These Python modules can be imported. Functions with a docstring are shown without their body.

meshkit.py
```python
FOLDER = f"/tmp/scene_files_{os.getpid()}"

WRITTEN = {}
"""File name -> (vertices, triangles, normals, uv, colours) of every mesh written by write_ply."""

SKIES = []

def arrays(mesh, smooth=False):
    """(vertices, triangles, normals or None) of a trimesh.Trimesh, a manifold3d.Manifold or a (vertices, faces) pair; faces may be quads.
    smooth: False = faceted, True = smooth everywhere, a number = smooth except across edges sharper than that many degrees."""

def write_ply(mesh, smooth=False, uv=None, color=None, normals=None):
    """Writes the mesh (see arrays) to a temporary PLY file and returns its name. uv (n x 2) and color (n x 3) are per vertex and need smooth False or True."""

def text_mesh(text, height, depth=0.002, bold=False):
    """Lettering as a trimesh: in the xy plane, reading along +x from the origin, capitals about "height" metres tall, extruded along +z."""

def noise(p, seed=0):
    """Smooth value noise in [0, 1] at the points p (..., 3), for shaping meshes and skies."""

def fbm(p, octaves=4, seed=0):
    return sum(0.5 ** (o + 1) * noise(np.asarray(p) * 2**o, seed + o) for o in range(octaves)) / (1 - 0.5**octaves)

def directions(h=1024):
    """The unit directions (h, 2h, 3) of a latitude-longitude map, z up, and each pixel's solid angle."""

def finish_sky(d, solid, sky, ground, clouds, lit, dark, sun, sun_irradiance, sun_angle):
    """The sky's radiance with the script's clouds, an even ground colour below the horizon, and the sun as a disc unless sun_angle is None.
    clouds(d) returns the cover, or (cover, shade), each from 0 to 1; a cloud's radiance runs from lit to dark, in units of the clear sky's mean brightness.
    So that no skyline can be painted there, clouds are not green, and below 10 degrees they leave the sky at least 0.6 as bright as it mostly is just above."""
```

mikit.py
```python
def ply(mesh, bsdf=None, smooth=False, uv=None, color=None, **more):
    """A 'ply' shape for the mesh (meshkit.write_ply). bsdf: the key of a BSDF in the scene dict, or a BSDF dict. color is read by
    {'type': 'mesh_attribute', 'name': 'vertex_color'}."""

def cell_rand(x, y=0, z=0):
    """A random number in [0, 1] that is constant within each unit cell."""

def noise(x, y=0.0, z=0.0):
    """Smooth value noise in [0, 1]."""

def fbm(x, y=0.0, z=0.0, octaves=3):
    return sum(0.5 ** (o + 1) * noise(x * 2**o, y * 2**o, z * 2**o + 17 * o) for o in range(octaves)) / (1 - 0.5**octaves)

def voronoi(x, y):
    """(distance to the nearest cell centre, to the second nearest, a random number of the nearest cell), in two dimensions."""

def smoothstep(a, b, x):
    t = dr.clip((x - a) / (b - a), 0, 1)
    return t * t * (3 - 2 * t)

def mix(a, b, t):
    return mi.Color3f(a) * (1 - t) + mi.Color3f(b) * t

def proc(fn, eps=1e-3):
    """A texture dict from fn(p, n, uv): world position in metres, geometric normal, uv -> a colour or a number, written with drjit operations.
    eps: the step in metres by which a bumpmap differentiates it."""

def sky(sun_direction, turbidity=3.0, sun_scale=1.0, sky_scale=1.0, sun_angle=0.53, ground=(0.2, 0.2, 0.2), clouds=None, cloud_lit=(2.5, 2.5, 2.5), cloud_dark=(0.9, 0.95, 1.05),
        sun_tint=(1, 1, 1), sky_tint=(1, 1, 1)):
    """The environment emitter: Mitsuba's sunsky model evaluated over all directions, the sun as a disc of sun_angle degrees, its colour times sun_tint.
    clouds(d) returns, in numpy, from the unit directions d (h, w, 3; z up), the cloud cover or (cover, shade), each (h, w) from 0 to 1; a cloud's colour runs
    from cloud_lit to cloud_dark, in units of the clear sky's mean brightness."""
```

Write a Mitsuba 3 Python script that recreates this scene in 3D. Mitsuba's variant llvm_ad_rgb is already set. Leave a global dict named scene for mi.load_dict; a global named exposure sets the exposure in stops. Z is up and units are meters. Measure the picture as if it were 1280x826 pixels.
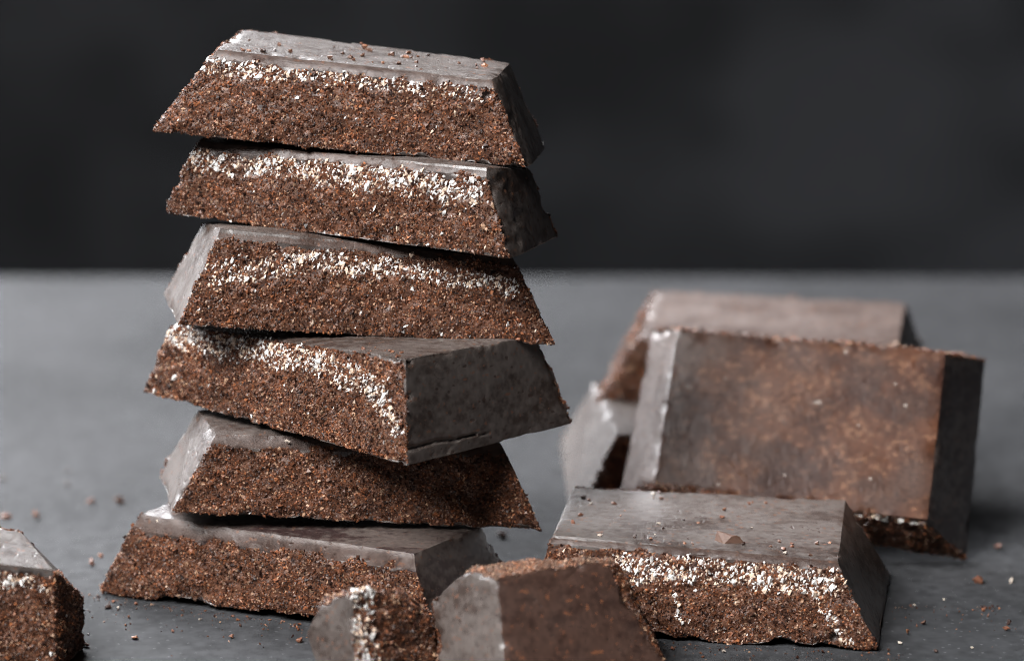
import math
import numpy as np, drjit as dr, mitsuba as mi, trimesh, manifold3d
import mikit, meshkit
from mikit import proc, noise, fbm, voronoi, smoothstep, mix, cell_rand
from scipy.spatial import cKDTree

# ------------------------------------------------------------------ camera, lamps, exposure
S = 0.001                                   # all modelling below is in millimetres
T = mi.ScalarTransform4f
EYE = np.array([0.0, -388.55, 117.01])
PITCH = math.radians(11.5)
FWD = np.array([0, math.cos(PITCH), -math.sin(PITCH)])
exposure = 0.0
scene, labels = {'type': 'scene'}, {}
scene['camera'] = {'type': 'thinlens', 'fov': 18.0, 'fov_axis': 'x', 'aperture_radius': 3.6 * S, 'focus_distance': 401.0 * S,
                   'near_clip': 0.02, 'far_clip': 20.0,
                   'to_world': T().look_at(origin=(EYE * S).tolist(), target=((EYE + FWD * 400) * S).tolist(), up=[0, 0, 1])}
rng = np.random.default_rng(7)


def softbox(key, pos, target, w, h, power, label):
    """A studio softbox: a fabric housing with a glowing diffuser, standing well outside the frame."""
    pos, target = np.array(pos, float), np.array(target, float)
    to = T().look_at(origin=(pos * S).tolist(), target=(target * S).tolist(), up=[0, 0, 1])
    v = np.array([[-w / 2, -h / 2, 0], [w / 2, -h / 2, 0], [w / 2, h / 2, 0], [-w / 2, h / 2, 0]]) * S
    scene[key + '__diffuser'] = mikit.ply((v, np.array([[0, 1, 2], [0, 2, 3]])), 'softbox_cloth', to_world=to,
                                          emitter={'type': 'area', 'radiance': {'type': 'rgb', 'value': power}})
    a, b = np.array([w / 2 + 12, h / 2 + 12]), np.array([w / 5, h / 5])
    f = np.array([[-a[0], -a[1], -8], [a[0], -a[1], -8], [a[0], a[1], -8], [-a[0], a[1], -8], [-b[0], -b[1], -w * .35], [b[0], -b[1], -w * .35], [b[0], b[1], -w * .35], [-b[0], b[1], -w * .35]]) * S
    hull = manifold3d.Manifold.hull_points(f)
    scene[key + '__housing'] = mikit.ply(hull, 'softbox_cloth', to_world=to)
    labels[key] = {'label': label, 'category': 'lamp'}


KEY = [32, 31.6, 31.4]
RIM = [20, 20.3, 21]
softbox('softbox', (-470, -450, 700), (0, 10, 30), 480, 480, KEY, 'black softbox lamp with white diffuser at front left above the chocolate')
softbox('softbox_001', (-640, 900, 640), (0, 30, 30), 1000, 700, RIM, 'black softbox lamp with white diffuser behind left of the chocolate')

softbox('softbox_002', (120, 1050, 950), (-30, 2000, -330), 500, 300, [1.3, 1.35, 1.45], 'black softbox lamp added to brighten the dark wall, high behind the tabletop')  # unseen lamp, added only to brighten the wall evenly

# ------------------------------------------------------------------ materials
M = 1 / S                                   # metres -> millimetres inside textures


def scratches(x, y, z):
    """Thin curved lines, here and there."""
    f = fbm(x * .21 + 31, y * .21, z * .21 + 7, 2)
    g = noise(x * .30 + 3, y * .30 + 50, z * .30)
    return (1 - smoothstep(.000, .006, dr.abs(f - .47))) * smoothstep(.52, .62, g)


def bloomed(p, dark, grey, brown, low, high):
    x, y, z = p.x * M, p.y * M, p.z * M
    b = .55 * fbm(x * .12 + 5, y * .18, z * .18, 3) + .45 * fbm(x * .9, y * 1.3 + 3, z * 1.1, 3)
    c = mix(dark, grey, smoothstep(low, high, b))
    c = c * (.80 + .40 * noise(x * 2.6, y * 2.6, z * 1.1))
    c = mix(c, dark, scratches(x, y, z) * .8)
    sp = fbm(x * 1.7 + 40, y * 1.7, z * 1.7, 3)
    c = mix(c, brown, smoothstep(.66, .76, sp) * .7)
    pit = noise(x * 1.5 + 11, y * 1.5, z * 1.5)
    return mix(c, [.035, .018, .013], smoothstep(.84, .9, pit) * .7)


def shell_color(p, n, uv):
    return bloomed(p, [.036, .023, .018], [.090, .075, .068], [.13, .060, .036], .30, .62)


def shaded_color(p, n, uv):
    return bloomed(p, [.026, .014, .013], [.080, .063, .056], [.12, .056, .034], .40, .64)  # darker copy of the skin, with shade put into the colour


def bevel_color(p, n, uv):
    return bloomed(p, [.045, .027, .021], [.085, .060, .051], [.14, .064, .038], .36, .62)


def brown_color(p, n, uv):
    return bloomed(p, [.034, .017, .013], [.066, .036, .027], [.21, .080, .036], .34, .62)


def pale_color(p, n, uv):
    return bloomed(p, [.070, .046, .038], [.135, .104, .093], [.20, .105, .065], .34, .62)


def rust_color(p, n, uv):
    x, y, z = p.x * M, p.y * M, p.z * M
    b = fbm(x * .11 + 15, y * .11, z * .11, 4)
    c = mix([.044, .018, .012], [.080, .043, .031], smoothstep(.42, .70, b))
    r = fbm(x * .17 + 3, y * .17 + 8, z * .17, 5)
    c = mix(c, [.115, .046, .024], smoothstep(.38, .68, r) * .75)
    sp = fbm(x * 1.3 + 40, y * 1.3, z * 1.3, 3)
    c = mix(c, [.19, .095, .055], smoothstep(.50, .76, sp) * (.2 + .8 * smoothstep(.38, .66, r)))
    c = mix(c, [.030, .015, .012], scratches(x, y, z) * .6)
    wh = noise(x * .8 + 3, y * .8, z * .8)
    c = mix(c, [.45, .40, .36], smoothstep(.94, .98, wh) * .7)
    return c * (0.62 + 0.40 * noise(x * 2.3, y * 2.3, z * 2.3))


def shell_rough(p, n, uv):
    x, y, z = p.x * M, p.y * M, p.z * M
    return 0.30 + 0.22 * fbm(x * .5, y * .5, z * .5, 3)


def shell_bump(p, n, uv):
    x, y, z = p.x * M, p.y * M, p.z * M
    pit = smoothstep(.84, .9, noise(x * 1.5 + 11, y * 1.5, z * 1.5))
    return fbm(x * 1.5, y * 1.5, z * .9, 3) * .8 + .45 * smoothstep(.66, .8, noise(x * 1.1, y * 1.1 + 4, z * 1.1)) - 1.2 * pit - .6 * scratches(x, y, z)


def principled(color, rough, spec=.5, bump=None, scale=0.0, eps=.06 * S):
    b = {'type': 'principled', 'base_color': color, 'roughness': rough, 'specular': spec}
    if bump is not None:
        b = {'type': 'bumpmap', 'arbitrary': proc(bump, eps), 'scale': scale, 'bsdf': b}
    return {'type': 'twosided', 'bsdf': b}


vcol = {'type': 'mesh_attribute', 'name': 'vertex_color'}
scene['grain'] = {'type': 'twosided', 'bsdf': {'type': 'principled', 'base_color': vcol, 'roughness': .46, 'specular': .35}}
for nm, fn in (('shell', shell_color), ('shell_shaded', shaded_color), ('shell_bevel', bevel_color), ('shell_brown', brown_color), ('shell_pale', pale_color), ('shell_rust', rust_color)):
    clean = {'type': 'principled', 'base_color': proc(fn), 'roughness': proc(shell_rough), 'specular': .2 if nm == 'shell_rust' else .3 if nm == 'shell_bevel' else .8}
    scuff = {'type': 'principled', 'base_color': {'type': 'rgb', 'value': [.17, .078, .042]}, 'roughness': .6, 'specular': .4}
    scene[nm] = {'type': 'twosided', 'bsdf': {'type': 'bumpmap', 'arbitrary': proc(shell_bump, .06 * S), 'scale': .034 * S,
                                              'bsdf': {'type': 'blendbsdf', 'weight': vcol, 'a': clean, 'b': scuff}}}


def table_color(p, n, uv):
    x, y = p.x * M, p.y * M
    b = fbm(x * .035, y * .035, 3.0, 4)
    c = mix([.026, .027, .029], [.044, .045, .048], smoothstep(.2, .8, b))
    c = c * (0.55 + 0.9 * fbm(x * .6, y * .6, 1.0, 5))
    d, e, k = voronoi(x * .55, y * .55)
    return mix(c, [.17, .172, .18], (1 - smoothstep(.05, .14, d)) * smoothstep(.45, .9, k) * .35)


def table_bump(p, n, uv):
    x, y = p.x * M, p.y * M
    return fbm(x * .5, y * .5, 2.0, 4)


def wall_color(p, n, uv):
    x, z = p.x * M, p.z * M
    b = fbm(x * .010 + 4, z * .016, 3.0, 3)
    return mix([.030, .032, .036], [.066, .069, .077], smoothstep(.25, .75, b))


scene['hole_wall'] = principled({'type': 'rgb', 'value': [.075, .050, .042]}, .45)
scene['shell_rust_plain'] = principled({'type': 'rgb', 'value': [.11, .060, .042]}, .5)
scene['slate'] = principled(proc(table_color), .7, .12, table_bump, .12 * S, .1 * S)
scene['dark_board'] = principled(proc(wall_color), .7, .3)
scene['softbox_cloth'] = {'type': 'twosided', 'bsdf': {'type': 'diffuse', 'reflectance': {'type': 'rgb', 'value': [.03, .03, .03]}}}

# ------------------------------------------------------------------ setting
EDGE = 247.5


def box(lo, hi):
    b = trimesh.creation.box(extents=np.subtract(hi, lo))
    b.apply_translation(np.add(lo, hi) / 2)
    b.apply_scale(S)
    return b


prof = [(-520, 0), (-520, -30), (EDGE, -30), (EDGE, -9)] + [(EDGE - 9 + 9 * math.cos(t), -9 + 9 * math.sin(t)) for t in np.linspace(0, math.pi / 2, 9)[1:]]
n = len(prof)                                # slab with a rounded far edge
v = np.array([[x, y, z] for x in (-620, 620) for y, z in prof]) * S
slab = trimesh.convex.convex_hull(v)
scene['tabletop'] = mikit.ply(slab, 'slate', smooth=25)
labels['tabletop'] = {'kind': 'structure', 'label': 'matt grey slate tabletop', 'category': 'table'}
scene['wall'] = mikit.ply(box((-2600, 2000, -800), (2600, 2060, 1700)), 'dark_board')
labels['wall'] = {'kind': 'structure', 'label': 'dark charcoal wall behind the tabletop', 'category': 'wall'}

# ------------------------------------------------------------------ chunk builder
ICO = trimesh.creation.icosphere(subdivisions=0)
BALL = trimesh.creation.icosphere(subdivisions=1).vertices
PALETTE = np.array([[.026, .010, .006], [.068, .026, .013], [.115, .044, .021], [.175, .067, .031], [.27, .105, .045], [.36, .22, .14], [.22, .13, .095]])
PALETTE[:5] *= [1.03, .97, .95]
CHANCE = np.array([.24, .24, .20, .13, .05, .08, .06])
OCT = trimesh.Trimesh([[1, 0, 0], [-1, 0, 0], [0, 1, 0], [0, -1, 0], [0, 0, 1], [0, 0, -1]], [[0, 2, 4], [2, 1, 4], [1, 3, 4], [3, 0, 4], [2, 0, 5], [1, 2, 5], [3, 1, 5], [0, 3, 5]], process=False)


def plane(pts, centre):
    c = pts.mean(0)
    n = np.linalg.svd(pts - c)[2][2]
    return (n if n @ (c - centre) > 0 else -n), c


def lumps(pos, r, spread=(.6, 1.45), base=OCT):
    """Irregular little crystals at pos with mean radius r: (vertices, faces)."""
    n, k = len(pos), len(base.vertices)
    v = base.vertices[None] * rng.uniform(.65, 1.35, (n, k, 1)) + rng.normal(0, .14, (n, k, 3))
    v = v * rng.uniform(*spread, (n, 1, 3))
    q = rng.normal(size=(n, 4)); q /= np.linalg.norm(q, axis=1, keepdims=True)
    w, x, y, z = q.T
    R = np.stack([1 - 2 * (y * y + z * z), 2 * (x * y - z * w), 2 * (x * z + y * w), 2 * (x * y + z * w), 1 - 2 * (x * x + z * z), 2 * (y * z - x * w), 2 * (x * z - y * w), 2 * (y * z + x * w), 1 - 2 * (x * x + y * y)], -1).reshape(n, 3, 3)
    v = np.einsum('nij,nkj->nki', R, v) * r[:, None, None] + pos[:, None]
    f = base.faces[None] + (np.arange(n) * k)[:, None, None]
    return v.reshape(-1, 3), f.reshape(-1, 3)


def ss(a, b, x):
    t = np.clip((x - a) / (b - a), 0, 1)
    return t * t * (3 - 2 * t)


SKIN = {}
FACES = {'B': (0, 1, 2, 3), 'T': (4, 5, 6, 7), 'F': (0, 1, 5, 4), 'R': (1, 2, 6, 5), 'K': (2, 3, 7, 6), 'L': (3, 0, 4, 7)}


def chunk(key, label, group, cn, cut, lip=None, bands=(), shell='shell', ragged=0.0, edge=.42, extra=(), planes=None, seed=0, coarse=1.0, band_face='F', band_label=None, amp=1.0, holes=(), grooves=(), strip=None, skins={}, bright=''):
    """A broken piece of a chocolate bar. cn: its eight corners (or hull points with planes given); cut: the faces that are broken, not moulded."""
    cn = np.array(cn, float)
    centre = cn.mean(0)
    if planes is None:
        P = {k: plane(cn[list(i)], centre) for k, i in FACES.items()}
    else:
        P = {k: plane(np.array(i, float), centre) for k, i in planes.items()}
    pts = list(cn) + [np.array(e, float) for e in extra]
    if lip:                                  # the moulded bevel between the top and the broken front
        a, b = lip
        back = [(cn[7] - cn[4]) / np.linalg.norm(cn[7] - cn[4]), (cn[6] - cn[5]) / np.linalg.norm(cn[6] - cn[5])]
        down = [(cn[0] - cn[4]) / np.linalg.norm(cn[0] - cn[4]), (cn[1] - cn[5]) / np.linalg.norm(cn[1] - cn[5])]
        lp = np.array([cn[4] + back[0] * a, cn[5] + back[1] * a, cn[5] + down[1] * b, cn[4] + down[0] * b])
        pts = list(cn[[0, 1, 2, 3, 6, 7]]) + list(lp)
        P['lip'] = plane(lp, centre)
    if strip:                                # the moulded side starts with a narrow facet next to the break
        nR = P['R'][0]
        kb = [(cn[2] - cn[1]) / np.linalg.norm(cn[2] - cn[1]), (cn[6] - cn[5]) / np.linalg.norm(cn[6] - cn[5])]
        sp = np.array([cn[1], cn[5], cn[5] + kb[1] * strip[0] + nR * strip[1], cn[1] + kb[0] * strip[0] + nR * strip[1]])
        pts += list(sp[2:])
        P['strip'] = plane(sp, centre)
        P['R'] = plane(np.array([sp[2], sp[3], cn[2], cn[6]]), centre)
    rr = .16
    pts = np.array(pts)
    pts = pts + (centre - pts) / np.linalg.norm(centre - pts, axis=1, keepdims=True) * rr
    m = manifold3d.Manifold.hull_points((pts[:, None] + BALL[None] * rr).reshape(-1, 3)).refine_to_length(edge * coarse)
    mm = m.to_mesh()
    v, f = np.array(mm.vert_properties[:, :3], float), np.array(mm.tri_verts, int)
    tm = trimesh.Trimesh(v, f, process=True)
    v, f = np.array(tm.vertices), np.array(tm.faces)
    nrm = np.array(tm.vertex_normals)

    def dists(v):
        return {k: -(v - c) @ n for k, (n, c) in P.items()}
    d = dists(v)
    far = np.full(len(v), 99.0)
    dc = np.min([d[k] for k in cut], axis=0) if cut else far
    moulded = [k for k in P if k not in cut]
    dm = np.min([d[k] for k in moulded], axis=0)
    edge_noise = meshkit.fbm(v * .9 + seed * 7.3, 3, seed) - .5
    cw = ss(-.2, .2, dm - dc + edge_noise * 1.5)        # 1 on broken faces
    # shape: broken faces roll and pit, moulded ones are almost flat with chipped edges
    big = meshkit.fbm(v * .16 + seed * 3.1, 3, seed + 1) - .5
    mid = meshkit.fbm(v * .8 + seed * 1.7, 3, seed + 2) - .5
    soft = meshkit.fbm(v * .11 + seed, 2, seed + 3) - .5
    disp = cw * (big * 1.1 + mid * .7) * amp + (1 - cw) * (soft * .35 + mid * .05)
    order = np.sort(np.stack([d[k] for k in P]), axis=0)
    near_edge = np.exp(-(order[1] / .55))
    chip = ss(.52, .72, meshkit.fbm(v * .45 + seed * 5, 3, seed + 4))
    nearlip = np.exp(-np.clip(d['lip'], 0, None) / .6) if lip else 0.0
    disp -= near_edge * (.10 + .75 * chip * np.where(dc < 1.2, 1.0, .5) * (1 - .85 * nearlip))
    v = v + nrm * disp[:, None]
    if ragged:
        low = np.exp(-np.clip(d['B'], 0, None) / 1.5) * np.exp(-np.clip(d['F'], 0, None) / 4.0)
        lift = np.clip(meshkit.fbm(np.c_[v[:, 0] * .17, v[:, 1] * .05, v[:, 2] * 0] + seed * 2.2, 3, seed + 5) - .42, 0, 1) * 6.0
        v = v + np.array([0, 0, 1.0]) * (low * lift * ragged)[:, None]
    for ga, gb, depth, width in grooves:      # a crack in the moulded skin
        ga, gb = np.array(ga), np.array(gb)
        t = np.clip((v - ga) @ (gb - ga) / ((gb - ga) @ (gb - ga)), 0, 1)
        wig = (meshkit.fbm(np.c_[t * 9, t * 0, t * 0], 3, seed) - .5) * .5
        q = np.linalg.norm(v - (ga + t[:, None] * (gb - ga)) - np.array([0, 0, 1.0]) * wig[:, None], axis=1)
        v = v - nrm * (depth * np.exp(-(q / (width * (1.15 - t))) ** 2))[:, None]
    tm = trimesh.Trimesh(v, f, process=False)
    nrm = np.array(tm.vertex_normals)
    face_cut = cw[f].mean(1) > .5
    gone = np.zeros(len(f), bool)
    for h in holes:                           # small air bubbles opened by the break
        h = np.array(h)
        near = np.argmin(np.linalg.norm(v - h[:3], axis=1))
        c0, n0 = v[near], nrm[near]
        gone |= np.linalg.norm(v[f].mean(1) - c0, axis=1) < h[3] * .95
        bm = trimesh.creation.icosphere(subdivisions=3)
        keep = (bm.vertices[bm.faces].mean(1) @ n0) < .25
        bowl = trimesh.Trimesh(bm.vertices * h[3] + c0 - n0 * h[3] * .25, bm.faces[keep][:, ::-1], process=True)
        scene[key + '__air_hole'] = mikit.ply((np.array(bowl.vertices) * S, np.array(bowl.faces)), 'hole_wall', smooth=True)
        hole_at = c0, h[3]
    # --- smooth moulded skin, with a scuffed brown rim next to the breaks
    scuff = np.clip(np.exp(-np.clip(dc, 0, None) / .45) * .9 + near_edge * .35, 0, 1) * ss(.30, .62, meshkit.fbm(v * 1.3 + seed, 3, seed + 6))
    scuff = np.clip(scuff + .9 * chip * near_edge, 0, 1)
    if lip:                                   # a thin rubbed line where the top turns into the bevel
        scuff = np.clip(scuff + .95 * np.exp(-(np.maximum(d['T'], d['lip']) / .32) ** 2) * ss(.28, .48, meshkit.fbm(v * .6 + seed, 2, seed + 7)), 0, 1)

    def sub(mask):
        idx, inv = np.unique(f[mask], return_inverse=True)
        return idx, inv.reshape(-1, 3)
    names = list(P)
    side = np.argmin(np.stack([d[k] for k in names])[:, f].mean(2), axis=0)

    def skin(part, mask, look):
        vs, fs, cs, at = [], [], [], 0
        for q in np.unique(side[mask]):                # hard seams between the faces, smooth inside each
            idx, ff = sub(mask & (side == q))
            vs.append(v[idx]); fs.append(ff + at); cs.append(scuff[idx]); at += len(idx)
        scene[key + part] = mikit.ply((np.vstack(vs) * S, np.vstack(fs)), look, smooth=True, color=np.repeat(np.concatenate(cs)[:, None], 3, 1))
    bevel = (side == names.index('lip')) if 'lip' in P else np.zeros(len(f), bool)
    left = ~face_cut & ~bevel & ~gone
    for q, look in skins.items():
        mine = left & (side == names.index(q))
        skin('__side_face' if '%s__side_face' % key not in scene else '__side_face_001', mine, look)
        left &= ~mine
    skin('__smooth_shell', left, shell)
    if (bevel & ~face_cut).any():
        skin('__bevel', bevel & ~face_cut, 'shell_bevel')
    SKIN[key] = v[np.unique(f[~face_cut])]
    labels[key] = {'label': label, 'category': 'chocolate chunk', 'group': group}
    if not cut or not face_cut.any():
        return
    # --- broken face: crumbly bed and the crystals standing in it
    face_cut &= ~gone
    idx, ff = sub(face_cut)
    tone = meshkit.fbm(v[idx] * 1.1 + seed, 3, seed + 8)
    bed = np.array([.050, .021, .012]) + np.array([.075, .034, .019]) * ss(.35, .7, tone)[:, None]
    bv, bf, bc = v[idx][ff.ravel()], np.arange(ff.size).reshape(-1, 3), bed[ff.ravel()]
    cf = f[face_cut]
    tri = v[cf]
    cross = np.cross(tri[:, 1] - tri[:, 0], tri[:, 2] - tri[:, 0])
    area = np.linalg.norm(cross, axis=1) / 2
    fn = cross / np.maximum(2 * area, 1e-9)[:, None]
    view = (EYE - tri.mean(1)); view /= np.linalg.norm(view, axis=1, keepdims=True)
    weight = area * np.where((fn * view).sum(1) > -.15, 1, .25)      # the far sides carry fewer crystals
    n = int(weight.sum() / (.029 * coarse ** 2))
    pick = rng.choice(len(cf), n, p=weight / weight.sum())
    a, b = rng.random((2, n)); sw = a + b > 1; a[sw], b[sw] = 1 - a[sw], 1 - b[sw]
    pos = tri[pick, 0] + a[:, None] * (tri[pick, 1] - tri[pick, 0]) + b[:, None] * (tri[pick, 2] - tri[pick, 0])
    pn = fn[pick]
    dd = dists(pos)
    r = np.clip(rng.lognormal(math.log(.126), .34, n), .06, .28) * coarse
    col = PALETTE[rng.choice(len(PALETTE), n, p=CHANCE)] * rng.uniform(.75, 1.3, (n, 1))
    patch = meshkit.fbm(pos * .45 + seed * 9, 3, seed + 11)
    col = col * (0.56 + .66 * ss(.3, .7, patch))[:, None]
    for q in bright:                          # paler grains on these faces
        col = np.where((dd[q] < .9)[:, None], col * .9 + [.085, .060, .046], col)
    if holes:
        r = np.where(np.linalg.norm(pos - hole_at[0], axis=1) < hole_at[1] * .95, .02, r)
    # --- band of pale grains just under the moulded skin
    pale = np.zeros(n, bool)
    if bands:
        i = FACES[band_face] if planes is None else None
        A, Bq = (cn[4], cn[5]) if planes is None else (np.array(planes['axis0'][0]), np.array(planes['axis0'][1]))
        ax = Bq - A; L = np.linalg.norm(ax); ax /= L
        u = ((pos - A) @ ax) / L
        top = dd['T']
        if planes is None:                    # how far below the lower edge of the moulded rim
            e0, e1 = (lp[3], lp[2]) if lip else (cn[4], cn[5])
            dn = (cn[0] - cn[4]) / np.linalg.norm(cn[0] - cn[4])
            uu = ((pos - e0) @ (e1 - e0)) / ((e1 - e0) @ (e1 - e0))
            top = (pos - (e0 + uu[:, None] * (e1 - e0))) @ (dn - ((e1 - e0) @ dn) * (e1 - e0) / ((e1 - e0) @ (e1 - e0)))
        onF = dd[band_face] < 1.3
        prob = np.zeros(n)
        wob = (meshkit.fbm(np.c_[u * L * .35, u * 0, u * 0] + seed * 4.4, 3, seed + 13) - .5) * 1.6
        clump = ss(.40, .60, meshkit.fbm(pos * .75 + seed * 2, 2, seed + 12))
        for (u0, v0, u1, v1, w, den) in bands:
            w = w * .50
            t = np.clip((u - u0) / (u1 - u0), 0, 1)
            vv = v0 + (v1 - v0) * t + wob
            ends = ss(u0 - .03, u0 + .03, u) * (1 - ss(u1 - .03, u1 + .03, u))
            prob = np.maximum(prob, ends * den * np.exp(-((top - vv) / w) ** 4) * (.30 + .70 * clump))
        prob += .003
        pale = (rng.random(n) < prob) & onF
        if holes:
            pale &= np.linalg.norm(pos - hole_at[0], axis=1) > hole_at[1] * 1.1
    if pale.sum() > 60:                        # keep them apart, so that brown shows between
        pi_ = np.flatnonzero(pale)
        for i_, j_ in cKDTree(pos[pi_]).query_pairs(.20 * coarse):
            if pale[pi_[i_]] and pale[pi_[j_]]:
                pale[pi_[j_]] = False
    r = np.where(pale, np.clip(r * 1.15, .12, .30), r)
    pos = pos + pn * (r * rng.uniform(-.75, .55, n))[:, None]
    white = np.array([.86, .835, .80]) * rng.uniform(.72, 1.05, (n, 1))
    tint = rng.random(n) < .35
    white[tint] *= np.array([.9, .72, .58])
    gv, gf = lumps(pos[~pale], r[~pale])
    gc = np.repeat(col[~pale], 6, 0)
    allv, allf, allc = np.vstack([bv, gv]), np.vstack([bf, gf + len(bv)]), np.vstack([bc, gc])
    scene[key + '__broken_face'] = mikit.ply((allv * S, allf), 'grain', color=np.clip(allc, 0, 1))
    labels[key + '__broken_face'] = {'kind': 'stuff', 'label': 'crumbly brown broken face of close set grains'}
    if pale.sum() > 60:
        gv, gf = lumps(pos[pale] - pn[pale] * .02, r[pale] * 1.3, (.5, 1.4), OCT)
        dn = (cn[0] - cn[4]) / np.linalg.norm(cn[0] - cn[4]) if planes is None else np.array([0, 0, -1.0])
        cc = np.repeat(pos[pale], 6, 0)
        gv = gv + ((gv - cc) @ dn)[:, None] * dn * .45
        scene[key + '__pale_grains'] = mikit.ply((gv * S, gf), 'grain', color=np.clip(np.repeat(white[pale], 6, 0), 0, .9))
        labels[key + '__pale_grains'] = {'kind': 'stuff', 'label': band_label or 'band of white grains along the upper edge of the broken face'}


# ------------------------------------------------------------------ the chunks (corners: bottom front-left, front-right, back-right, back-left, then the top likewise)
STACK = 'chocolate chunks piled in the tall stack'
chunk('chocolate_chunk', 'topmost chocolate chunk of the tall stack, crumbs on its grey top', STACK,
      [[-45.2, 15.6, 60.4], [1.9, 5.9, 57.2], [4.4, 26.9, 56.7], [-41.7, 37.0, 59.7], [-37.1, 15.1, 70.6], [-2.5, 7.6, 67.7], [-.2, 23.5, 68.0], [-35.2, 31.4, 71.5]],
      'FLK', lip=(.75, 1.25), strip=(2.3, .5), seed=1, holes=[(-3.3, 7.3, 66.2, .62)], bands=[(-.05, .8, .25, .8, 1.7, .95), (.22, .5, .66, .5, 1.2, .9), (.62, .5, 1.0, .6, 1.2, .35)])
chunk('chocolate_chunk_001', 'second chunk from the top of the stack, broad band of white grains, dark right side', STACK,
      [[-44.5, 19.8, 49.3], [-.3, .1, 46.9], [5.9, 15.3, 47.0], [-37.1, 35.4, 48.2], [-40.1, 18.3, 58.6], [-3.3, 1.8, 57.8], [2.4, 11.8, 56.0], [-34.7, 29.1, 58.7]],
      'FLK', lip=(.6, 1.1), strip=(3.0, .7), seed=2, bands=[(-.02, 1.2, .4, 1.3, 2.3, .85), (.36, 1.2, .98, 1.5, 2.7, .9)])
chunk('chocolate_chunk_002', 'third chunk from the top, grey left slope and white speckled broken front', STACK,
      [[-41.8, 7.4, 37.1], [5.4, 7.6, 34.6], [.5, 29.5, 34.5], [-45.8, 27.8, 37.1], [-36.4, 8.7, 49.1], [.5, 8.2, 45.3], [-4.0, 23.9, 46.2], [-39.7, 22.4, 47.8]],
      'FK', lip=(.6, 1.0), seed=3, bands=[(-.02, 4.4, .3, 2.4, 2.3, .65), (.25, 2.0, .72, 1.5, 2.2, .65), (.66, 1.5, 1.03, 2.4, 1.8, .9)])
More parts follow.
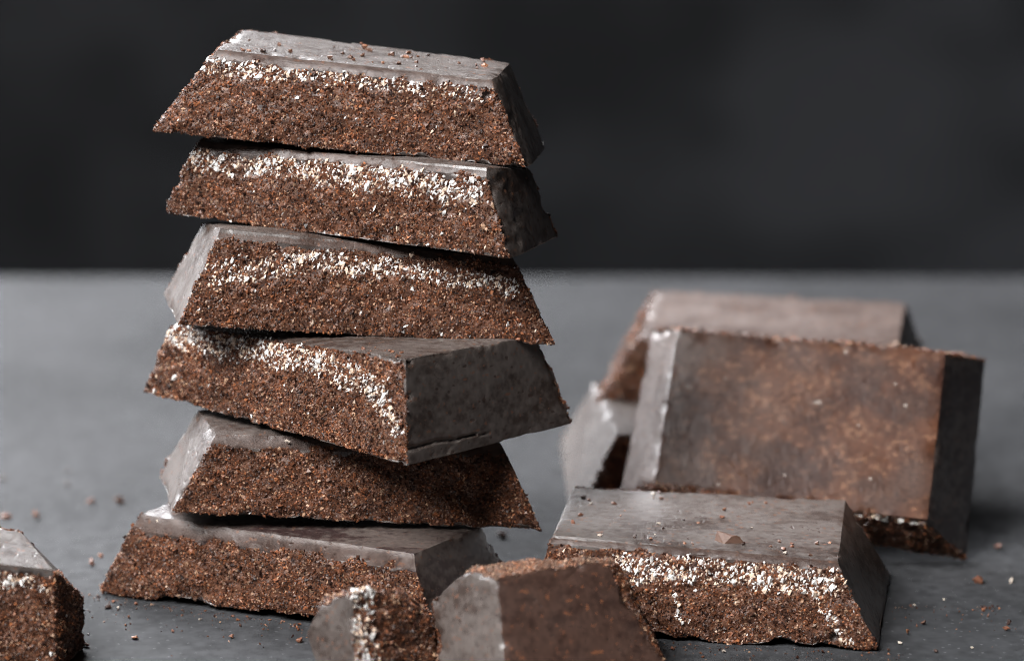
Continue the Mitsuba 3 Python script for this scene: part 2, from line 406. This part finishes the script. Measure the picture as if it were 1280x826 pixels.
chunk('chocolate_chunk_003', 'fourth chunk from the top, turned with its corner forward and grey scratched right face', STACK,
      [[-48.2, 24.2, 25.0], [-12.7, -8.4, 23.0], [7.9, 12.9, 23.4], [-28.3, 45.0, 23.6], [-44.3, 20.9, 34.3], [-12.8, -6.3, 35.7], [3.1, 10.5, 35.1], [-27.9, 37.9, 35.4]],
      'FLK', seed=4, edge=.24, grooves=[((-12.6, -8.0, 25.1), (-2.6, 2.2, 24.6), .5, .22)], bands=[(-.05, 1.2, .42, 1.2, 2.2, .95), (.38, 1.5, .75, 1.8, 2.4, .9), (.7, 2.0, .92, 3.6, 2.6, .95), (.86, 3.2, .99, 7.5, 2.2, .9)])
chunk('chocolate_chunk_004', 'fifth chunk from the top, grey left slope and plain brown broken front', STACK,
      [[-43.0, 6.6, 13.4], [3.8, 6.2, 10.9], [-1.0, 28.3, 11.1], [-46.7, 27.3, 13.0], [-37.2, 6.8, 23.1], [-1.1, 6.5, 22.0], [-6.0, 22.0, 22.5], [-40.9, 21.0, 23.2]],
      'FK', lip=(.8, 1.7), seed=5)
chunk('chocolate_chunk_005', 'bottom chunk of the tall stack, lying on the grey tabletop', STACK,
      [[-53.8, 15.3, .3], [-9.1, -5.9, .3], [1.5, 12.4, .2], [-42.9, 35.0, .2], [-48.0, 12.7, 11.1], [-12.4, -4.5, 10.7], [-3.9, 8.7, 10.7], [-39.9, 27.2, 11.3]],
      'FLK', lip=(.8, 2.2), shell='shell_shaded', seed=6, ragged=.6)  # darker skin: the shadow of the chunk above is painted in
LOOSE = 'chocolate chunks heaped right of the stack'
chunk('chocolate_chunk_006', 'chunk lying flat in front at right, grey top with a loose flake on it', LOOSE,
      [[1.0, -2.1, .3], [44.7, -9.9, .2], [50.0, 23.4, .3], [6.0, 30.2, .2], [4.9, -1.6, 12.3], [39.8, -7.8, 10.6], [43.5, 19.3, 11.5], [8.1, 25.0, 11.8]],
      'FK', lip=(.7, .9), seed=7, holes=[(39.2, -9.2, 1.7, .65)], ragged=.6, bands=[(.15, 2.6, .5, 2.1, 2.8, .8), (.45, 1.8, 1.0, 1.5, 2.8, .9), (.43, 2.5, .47, 8.0, 2.5, .6), (.92, 2.5, 1.06, 9, 2.0, .7)])
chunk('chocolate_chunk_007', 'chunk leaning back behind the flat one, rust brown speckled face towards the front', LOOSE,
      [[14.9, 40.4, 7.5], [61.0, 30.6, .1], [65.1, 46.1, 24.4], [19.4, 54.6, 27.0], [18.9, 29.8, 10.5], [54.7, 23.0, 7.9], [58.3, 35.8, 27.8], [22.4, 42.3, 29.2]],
      'FK', shell='shell_rust', skins={'L': 'shell_pale', 'R': 'shell_shaded'}, seed=8, coarse=1.3, bands=[(.55, 1.0, .95, 1.0, .8, .5)])  # sides without rust; lit left and shaded right painted as paler and darker skins
chunk('chocolate_chunk_008', 'blurred chunk at the back right resting on another, pale pinkish top', LOOSE,
      [[12.4, 71.2, 12.5], [58.2, 64.4, 12.5], [62.7, 95.3, 16.2], [17.3, 101.8, 14.9], [18.2, 70.2, 22.3], [55.4, 64.7, 22.8], [59.3, 89.0, 24.1], [21.6, 94.8, 24.8]],
      'FLK', shell='shell_pale', seed=9, coarse=1.5, bands=[(-.1, 1.0, .1, 1.0, 1.2, .8)])
chunk('chocolate_chunk_009', 'farthest left chunk of the heap, lowest, mostly hidden behind the leaning chunk', LOOSE,
      [[8.3, 47.2, .2], [52.3, 45.2, .2], [51.4, 96.2, .3], [7.4, 98.2, .3], [14.6, 48.7, 13.3], [48.4, 47.2, 13.3], [46.0, 82.1, 13.0], [12.1, 83.7, 13.0]],
      'FRK', seed=10, coarse=1.5)
# fragments: hull points and, for each side, three or more of its points
FRAG = 'broken fragments lying in the foreground'


def fragment(key, label, pts, sides, cut, **kw):
    planes = {k: [pts[q] for q in v.split()] for k, v in sides.items()}
    if 'axis' in kw:
        planes['axis0'] = [pts[q] for q in kw.pop('axis').split()]
    ax = planes.pop('axis0', None)
    # keep the axis out of the planes while building
    chunk_planes = dict(planes)
    if ax is not None:
        kw['axis'] = ax
    chunk_fragment(key, label, np.array(list(pts.values()), float), chunk_planes, cut, **kw)


def chunk_fragment(key, label, cn, planes, cut, axis=None, **kw):
    class AxisDict(dict):
        def items(self):
            return [(k, v) for k, v in dict.items(self) if k != 'axis0']
    pl = AxisDict(planes)
    if axis is not None:
        pl['axis0'] = axis
    chunk(key, label, FRAG, cn, cut, planes=pl, **kw)


fragment('chocolate_fragment', 'dark fragment at the left edge of the view, white streak on its broken front',
         dict(e=(-54.4, -18.8, .1), A=(-54.5, -17.8, 12.5), Bk=(-60.5, -4.8, 14.1), B2=(-57.8, -10.8, 13.3), R1=(-52.2, -11.8, 7.3), R2=(-52.4, -9.1, .1), R3=(-52.9, -13.8, 9.4),
              l1=(-77.2, -.8, 16.2), l2=(-73.5, -20.8, 15.6), l3=(-75.2, -15.0, .1), bk=(-78.7, 3.2, .1), bk2=(-58.5, 3.5, .1)),
         dict(T='A Bk l1 l2', F='e A l2 l3', R='e A R1 R2 R3', K='R2 bk2 bk Bk', B='e l3 bk bk2'), 'FRK', axis='l2 A', seed=11,
         bands=[(.3, 1.2, 1.0, 2.1, 1.7, .98)])
fragment('chocolate_fragment_001', 'small upright fragment before the stack, white grainy edge between grey and crumbly faces',
         dict(Eb=(-18.1, -26.5, .1), Et=(-18.7, -24.5, 11.6), T=(-16.6, -23.0, 11.8), L1=(-22.5, -21.5, 9.7), L2=(-24.3, -20.5, 5.6), L3=(-22.6, -22.2, 3.6), L4=(-22.3, -23.0, .1),
              R0=(-13.2, -20.5, 10.2), R1=(-9.4, -17.5, 6.4), R2=(-9.1, -18.5, .1), k1=(-12.9, -15.5, 9.4), k2=(-21.3, -14.5, 8.4), k3=(-12.0, -8.0, .1), k4=(-21.0, -10.0, .1)),
         dict(T='Eb Et L1 L2 L3 L4', F='Eb Et R0 R1 R2', K='k1 k2 k3 k4', U='T R0 R1 k1', W='Et L1 k2 T', B='Eb R2 k3'), 'FKUW', axis='Et Eb', seed=12, coarse=1.15,
         bands=[(-.1, 1.1, 1.1, 1.1, 3.0, .98)])
fragment('chocolate_fragment_002', 'front centre fragment leaning back, smooth grey left side and rusty speckled face',
         dict(Eb=(-.6, -30.7, .1), Et=(-1.7, -24.7, 13.6), TR=(11.4, -16.7, 13.5), R1=(13.2, -17.6, 9.5), R2=(18.7, -20.6, .1), L1=(-5.2, -20.3, 13.3), L2=(-9.4, -16.7, 8.3), L3=(-8.7, -20.5, .1),
              TB=(12.2, -13.6, 13.5), B1=(-4.0, -18.2, 13.2), k1=(17.5, -4.5, .1), k2=(-5.0, -6.0, .1), k0=(-9.0, -10.0, .1)),
         dict(T='Eb Et TR R1 R2', L='Eb Et L1 L2 L3', U='L1 TR TB B1', R='TR R1 R2 k1', K='TB B1 k1 k2', W='L2 L3 k0', B='Eb R2 k1 k2'), 'URKW', shell='shell_brown', skins={'L': 'shell'}, bright='U', seed=13)

# ------------------------------------------------------------------ crumbs
CRUMB = [[.10, .045, .026], [.17, .07, .04], [.045, .022, .015], [.45, .38, .32], [.24, .10, .05], [.20, .18, .17]]


def crumb(x, y, z, size, tone, label, group, flat=.6):
    key, i = 'chocolate_crumb', 0
    while key in labels:
        i += 1; key = f'chocolate_crumb_{i:03d}'
    n = rng.integers(9, 14)
    p = rng.normal(size=(n, 3)); p /= np.linalg.norm(p, axis=1, keepdims=True)
    p *= rng.uniform(.7, 1.1, (n, 1)) * np.array([size, size * rng.uniform(.55, .9), size * flat])
    a = rng.uniform(0, 6.28); c, s = math.cos(a), math.sin(a)
    p = p @ np.array([[c, s, 0], [-s, c, 0], [0, 0, 1]])
    m = manifold3d.Manifold.hull_points(p).refine(2).to_mesh()
    v = np.array(m.vert_properties[:, :3], float) + rng.normal(0, size * .05, (len(m.vert_properties), 3))
    v[:, 2] -= v[:, 2].min()
    v += [x, y, z]
    scene[key] = mikit.ply((v * S, np.array(m.tri_verts)), f'crumb_tone_{tone}')
    labels[key] = {'label': label, 'category': 'crumb'}
    if group:
        labels[key]['group'] = group


for i, c in enumerate(CRUMB):
    scene[f'crumb_tone_{i}'] = {'type': 'twosided', 'bsdf': {'type': 'principled', 'base_color': {'type': 'rgb', 'value': c}, 'roughness': .5}}
TABLE_CRUMBS = [
    (61.2, 20.7, 1.2, 1, 'largest loose reddish brown crumb on the tabletop right of the flat chunk'),
    (65.7, 20.7, 0.7, 3, 'pale crumb beside the largest crumb near the right edge'),
    (51.6, 1.7, 0.5, 0, 'dark brown crumb on the tabletop right of the flat chunk, upper of a close pair'),
    (49.1, -2.4, 0.6, 4, 'orange brown crumb on the tabletop right of the flat chunk, lower of a close pair'),
    (47.7, -6.8, 0.4, 3, 'white speck on the tabletop just below the orange brown crumb'),
    (46.0, -9.5, 0.35, 2, 'tiny black crumb close to the flat chunk lower right corner'),
    (61.7, -1.0, 0.6, 1, 'brown crumb on the tabletop near the lower right corner'),
    (55.6, 12.4, 0.3, 3, 'faint white speck on the tabletop between brown crumbs and the leaning chunk'),
    (51.5, 9.9, 0.3, 3, 'faint white speck nearest the right side of the flat chunk'),
    (66.5, 37.3, 0.9, 1, 'blurred reddish crumb in the shade right of the leaning chunk'),
    (-56.2, 29.2, 0.8, 1, 'reddish brown crumb on the tabletop left of the bottom stack chunk'),
    (-55.5, 33.2, 0.6, 4, 'blurred pale red crumb just behind a reddish brown crumb left of the stack'),
    (-51.5, 8.8, 0.7, 2, 'dark flat crumb on the tabletop below the bottom stack chunk left corner'),
    (-50.2, 8.4, 0.35, 3, 'small white crumb touching a dark flat crumb left of the stack'),
    (-48.3, 4.5, 0.4, 1, 'small tan crumb right of the white crumb below the stack left corner'),
    (-46.6, -4.5, 0.7, 4, 'thin orange crumb on the tabletop in the lower left foreground'),
    (-52.6, -2.8, 0.3, 2, 'tiny dark crumb beside the fragment at the left edge'),
    (-52.3, -7.8, 0.6, 1, 'brown crumb lying against the fragment at the left edge'),
    (-71.6, 53.9, 1.0, 1, 'blurred brown crumb behind the fragment at the left edge'),
    (-67.2, 53.9, 0.9, 4, 'blurred pinkish crumb behind the left edge fragment, right of a brown one'),
    (-56.4, 62.0, 1.0, 0, 'blurred brown crumb on the tabletop left of the fifth stack chunk'),
    (-66.1, 80.5, 0.6, 5, 'blurred pale crumb far left on the tabletop, further back of two'),
    (-65.5, 72.2, 0.6, 5, 'blurred pale crumb far left on the tabletop, nearer of two'),
    (-75.3, 75.6, 0.6, 5, 'blurred pale crumb at the very left edge of the tabletop'),
    (-60.6, 62.0, 0.7, 1, 'faint blurred crumb between the pale and brown blurred crumbs at left'),
    (-1.3, 43.1, 1.0, 2, 'dark round crumb on the tabletop in the gap behind the stack bottom'),
    (-34.7, -4.1, 0.5, 1, 'brown crumb on the tabletop before the bottom stack chunk, second from the right'),
    (-38.1, 9.9, 0.4, 0, 'small crumb close under the front of the bottom stack chunk'),
    (-34.0, 1.0, 0.4, 2, 'dark crumb midway along the front of the bottom stack chunk'),
    (-26.2, -5.8, 0.6, 1, 'reddish crumb on the tabletop left of the small upright fragment'),
    (-39.3, 3.5, 0.3, 3, 'white speck on the tabletop before the bottom stack chunk'),
    (-42.3, -1.7, 0.35, 1, 'tiny brown crumb on the tabletop, leftmost before the bottom stack chunk'),
    (19.6, -9.1, 0.4, 1, 'small brown crumb on the tabletop under the front of the flat chunk'),
    (25.8, -10.1, 0.35, 3, 'white speck on the tabletop under the front of the flat chunk'),
    (51.7, -10.1, 0.35, 2, 'tiny dark crumb in the lower right foreground'),
    (56.3, -8.5, 0.3, 3, 'tiny white speck in the lower right foreground')]
for x, y, size, tone, text in TABLE_CRUMBS:
    crumb(x, y, .02, size, tone, text, None)


def strew(key, corners, n, sizes, tones, where, group):
    """Crumbs lying on the top of a chunk."""
    c, skin = np.array(corners, float), SKIN[key]
    for i in range(n):
        u, w = rng.uniform(.03, .97), rng.uniform(.03, .97) ** 1.3
        p = (c[0] * (1 - u) + c[1] * u) * (1 - w) + (c[3] * (1 - u) + c[2] * u) * w
        near = skin[np.argsort(np.linalg.norm(skin - p, axis=1))[:6]]
        tone = int(rng.choice(tones))
        size = rng.uniform(*sizes)
        text = f"{'larger' if size > np.mean(sizes) else 'tiny'} {('brown', 'reddish', 'blackish', 'pale', 'orange')[tone]} crumb {('at the far left', 'left of centre', 'at the centre', 'right of centre', 'at the far right')[int(u * 5)]}, {('near the front', 'midway back', 'near the back')[int(w * 3)]}, on {where}"
        crumb(p[0], p[1], near[:, 2].mean() - .06, size, tone, text, group)


strew('chocolate_chunk', [[-36.5, 16.2, 0], [-3, 8.7, 0], [-.8, 23, 0], [-35.2, 31, 0]] + np.array([[0, 0, 70.6], [0, 0, 67.7], [0, 0, 68], [0, 0, 71.5]]), 42, (.22, .62), [0, 0, 1, 2, 4], 'the topmost stack chunk', 'crumbs on the topmost chunk')
strew('chocolate_chunk_006', [[5.5, -.6, 12.3], [39.6, -6.6, 10.6], [43.2, 19.0, 11.5], [8.3, 24.7, 11.8]], 40, (.18, .52), [0, 1, 1, 2, 3, 4], 'the flat chunk at right', 'crumbs on the flat chunk')
strew('chocolate_chunk_003', [[-20, -.9, 35.4], [-13.3, -6.0, 35.6], [-7.5, -.5, 35.3], [-18, 2.0, 35.3]], 12, (.18, .40), [0, 1, 4], 'the turned fourth stack chunk', 'crumbs on the turned chunk')
crumb(-28.2, 6.6, 22.2, .45, 3, 'single pale crumb on the upper front rim of the fifth stack chunk', None)
crumb(-45.4, 12.2, 10.3, .5, 3, 'white crumb on the left end of the bottom stack chunk', None)
# the thin flake on the flat chunk
fl = np.array([[-1.7, .5, .2], [1.9, -.4, .1], [-.6, -.9, .05], [-1.3, .9, 1.3], [1.5, .1, .75], [-.2, .2, .15], [.4, -.5, 1.0]]) + [26.8, -1.4, 11.45]
m = manifold3d.Manifold.hull_points(fl).refine(4).to_mesh()
fv = np.array(m.vert_properties[:, :3], float)
fv += (meshkit.noise(fv * 2.5, 3)[:, None] - .5) * .18
scene['chocolate_flake'] = mikit.ply((fv * S, np.array(m.tri_verts)), 'shell_rust_plain')
labels['chocolate_flake'] = {'label': 'thin pointed brown flake lying on the grey top of the flat chunk at right', 'category': 'chocolate flake'}

# fine dust round the feet of the pile
dx = np.concatenate([rng.uniform(-56, -2, 330), rng.uniform(-2, 64, 330), rng.normal(0, 40, 140)])
line = np.where(dx < -4, 15 - (dx + 54) * .47, np.where(dx < 48, -3 - dx * .16, 10))
dy = line - np.abs(rng.normal(0, 1, len(dx)) * rng.choice([1.6, 6.5], len(dx))) - .3
dr_ = np.clip(rng.lognormal(math.log(.09), .5, len(dx)), .04, .30)
gv, gf = lumps(np.c_[dx, dy, dr_ * .5], dr_)
gc = np.repeat(PALETTE[rng.choice(len(PALETTE), len(dx), p=CHANCE)], 6, 0)
scene['chocolate_dust'] = mikit.ply((gv * S, gf), 'grain', color=gc)
labels['chocolate_dust'] = {'kind': 'stuff', 'label': 'fine brown chocolate dust on the tabletop round the foot of the pile', 'category': 'dust'}
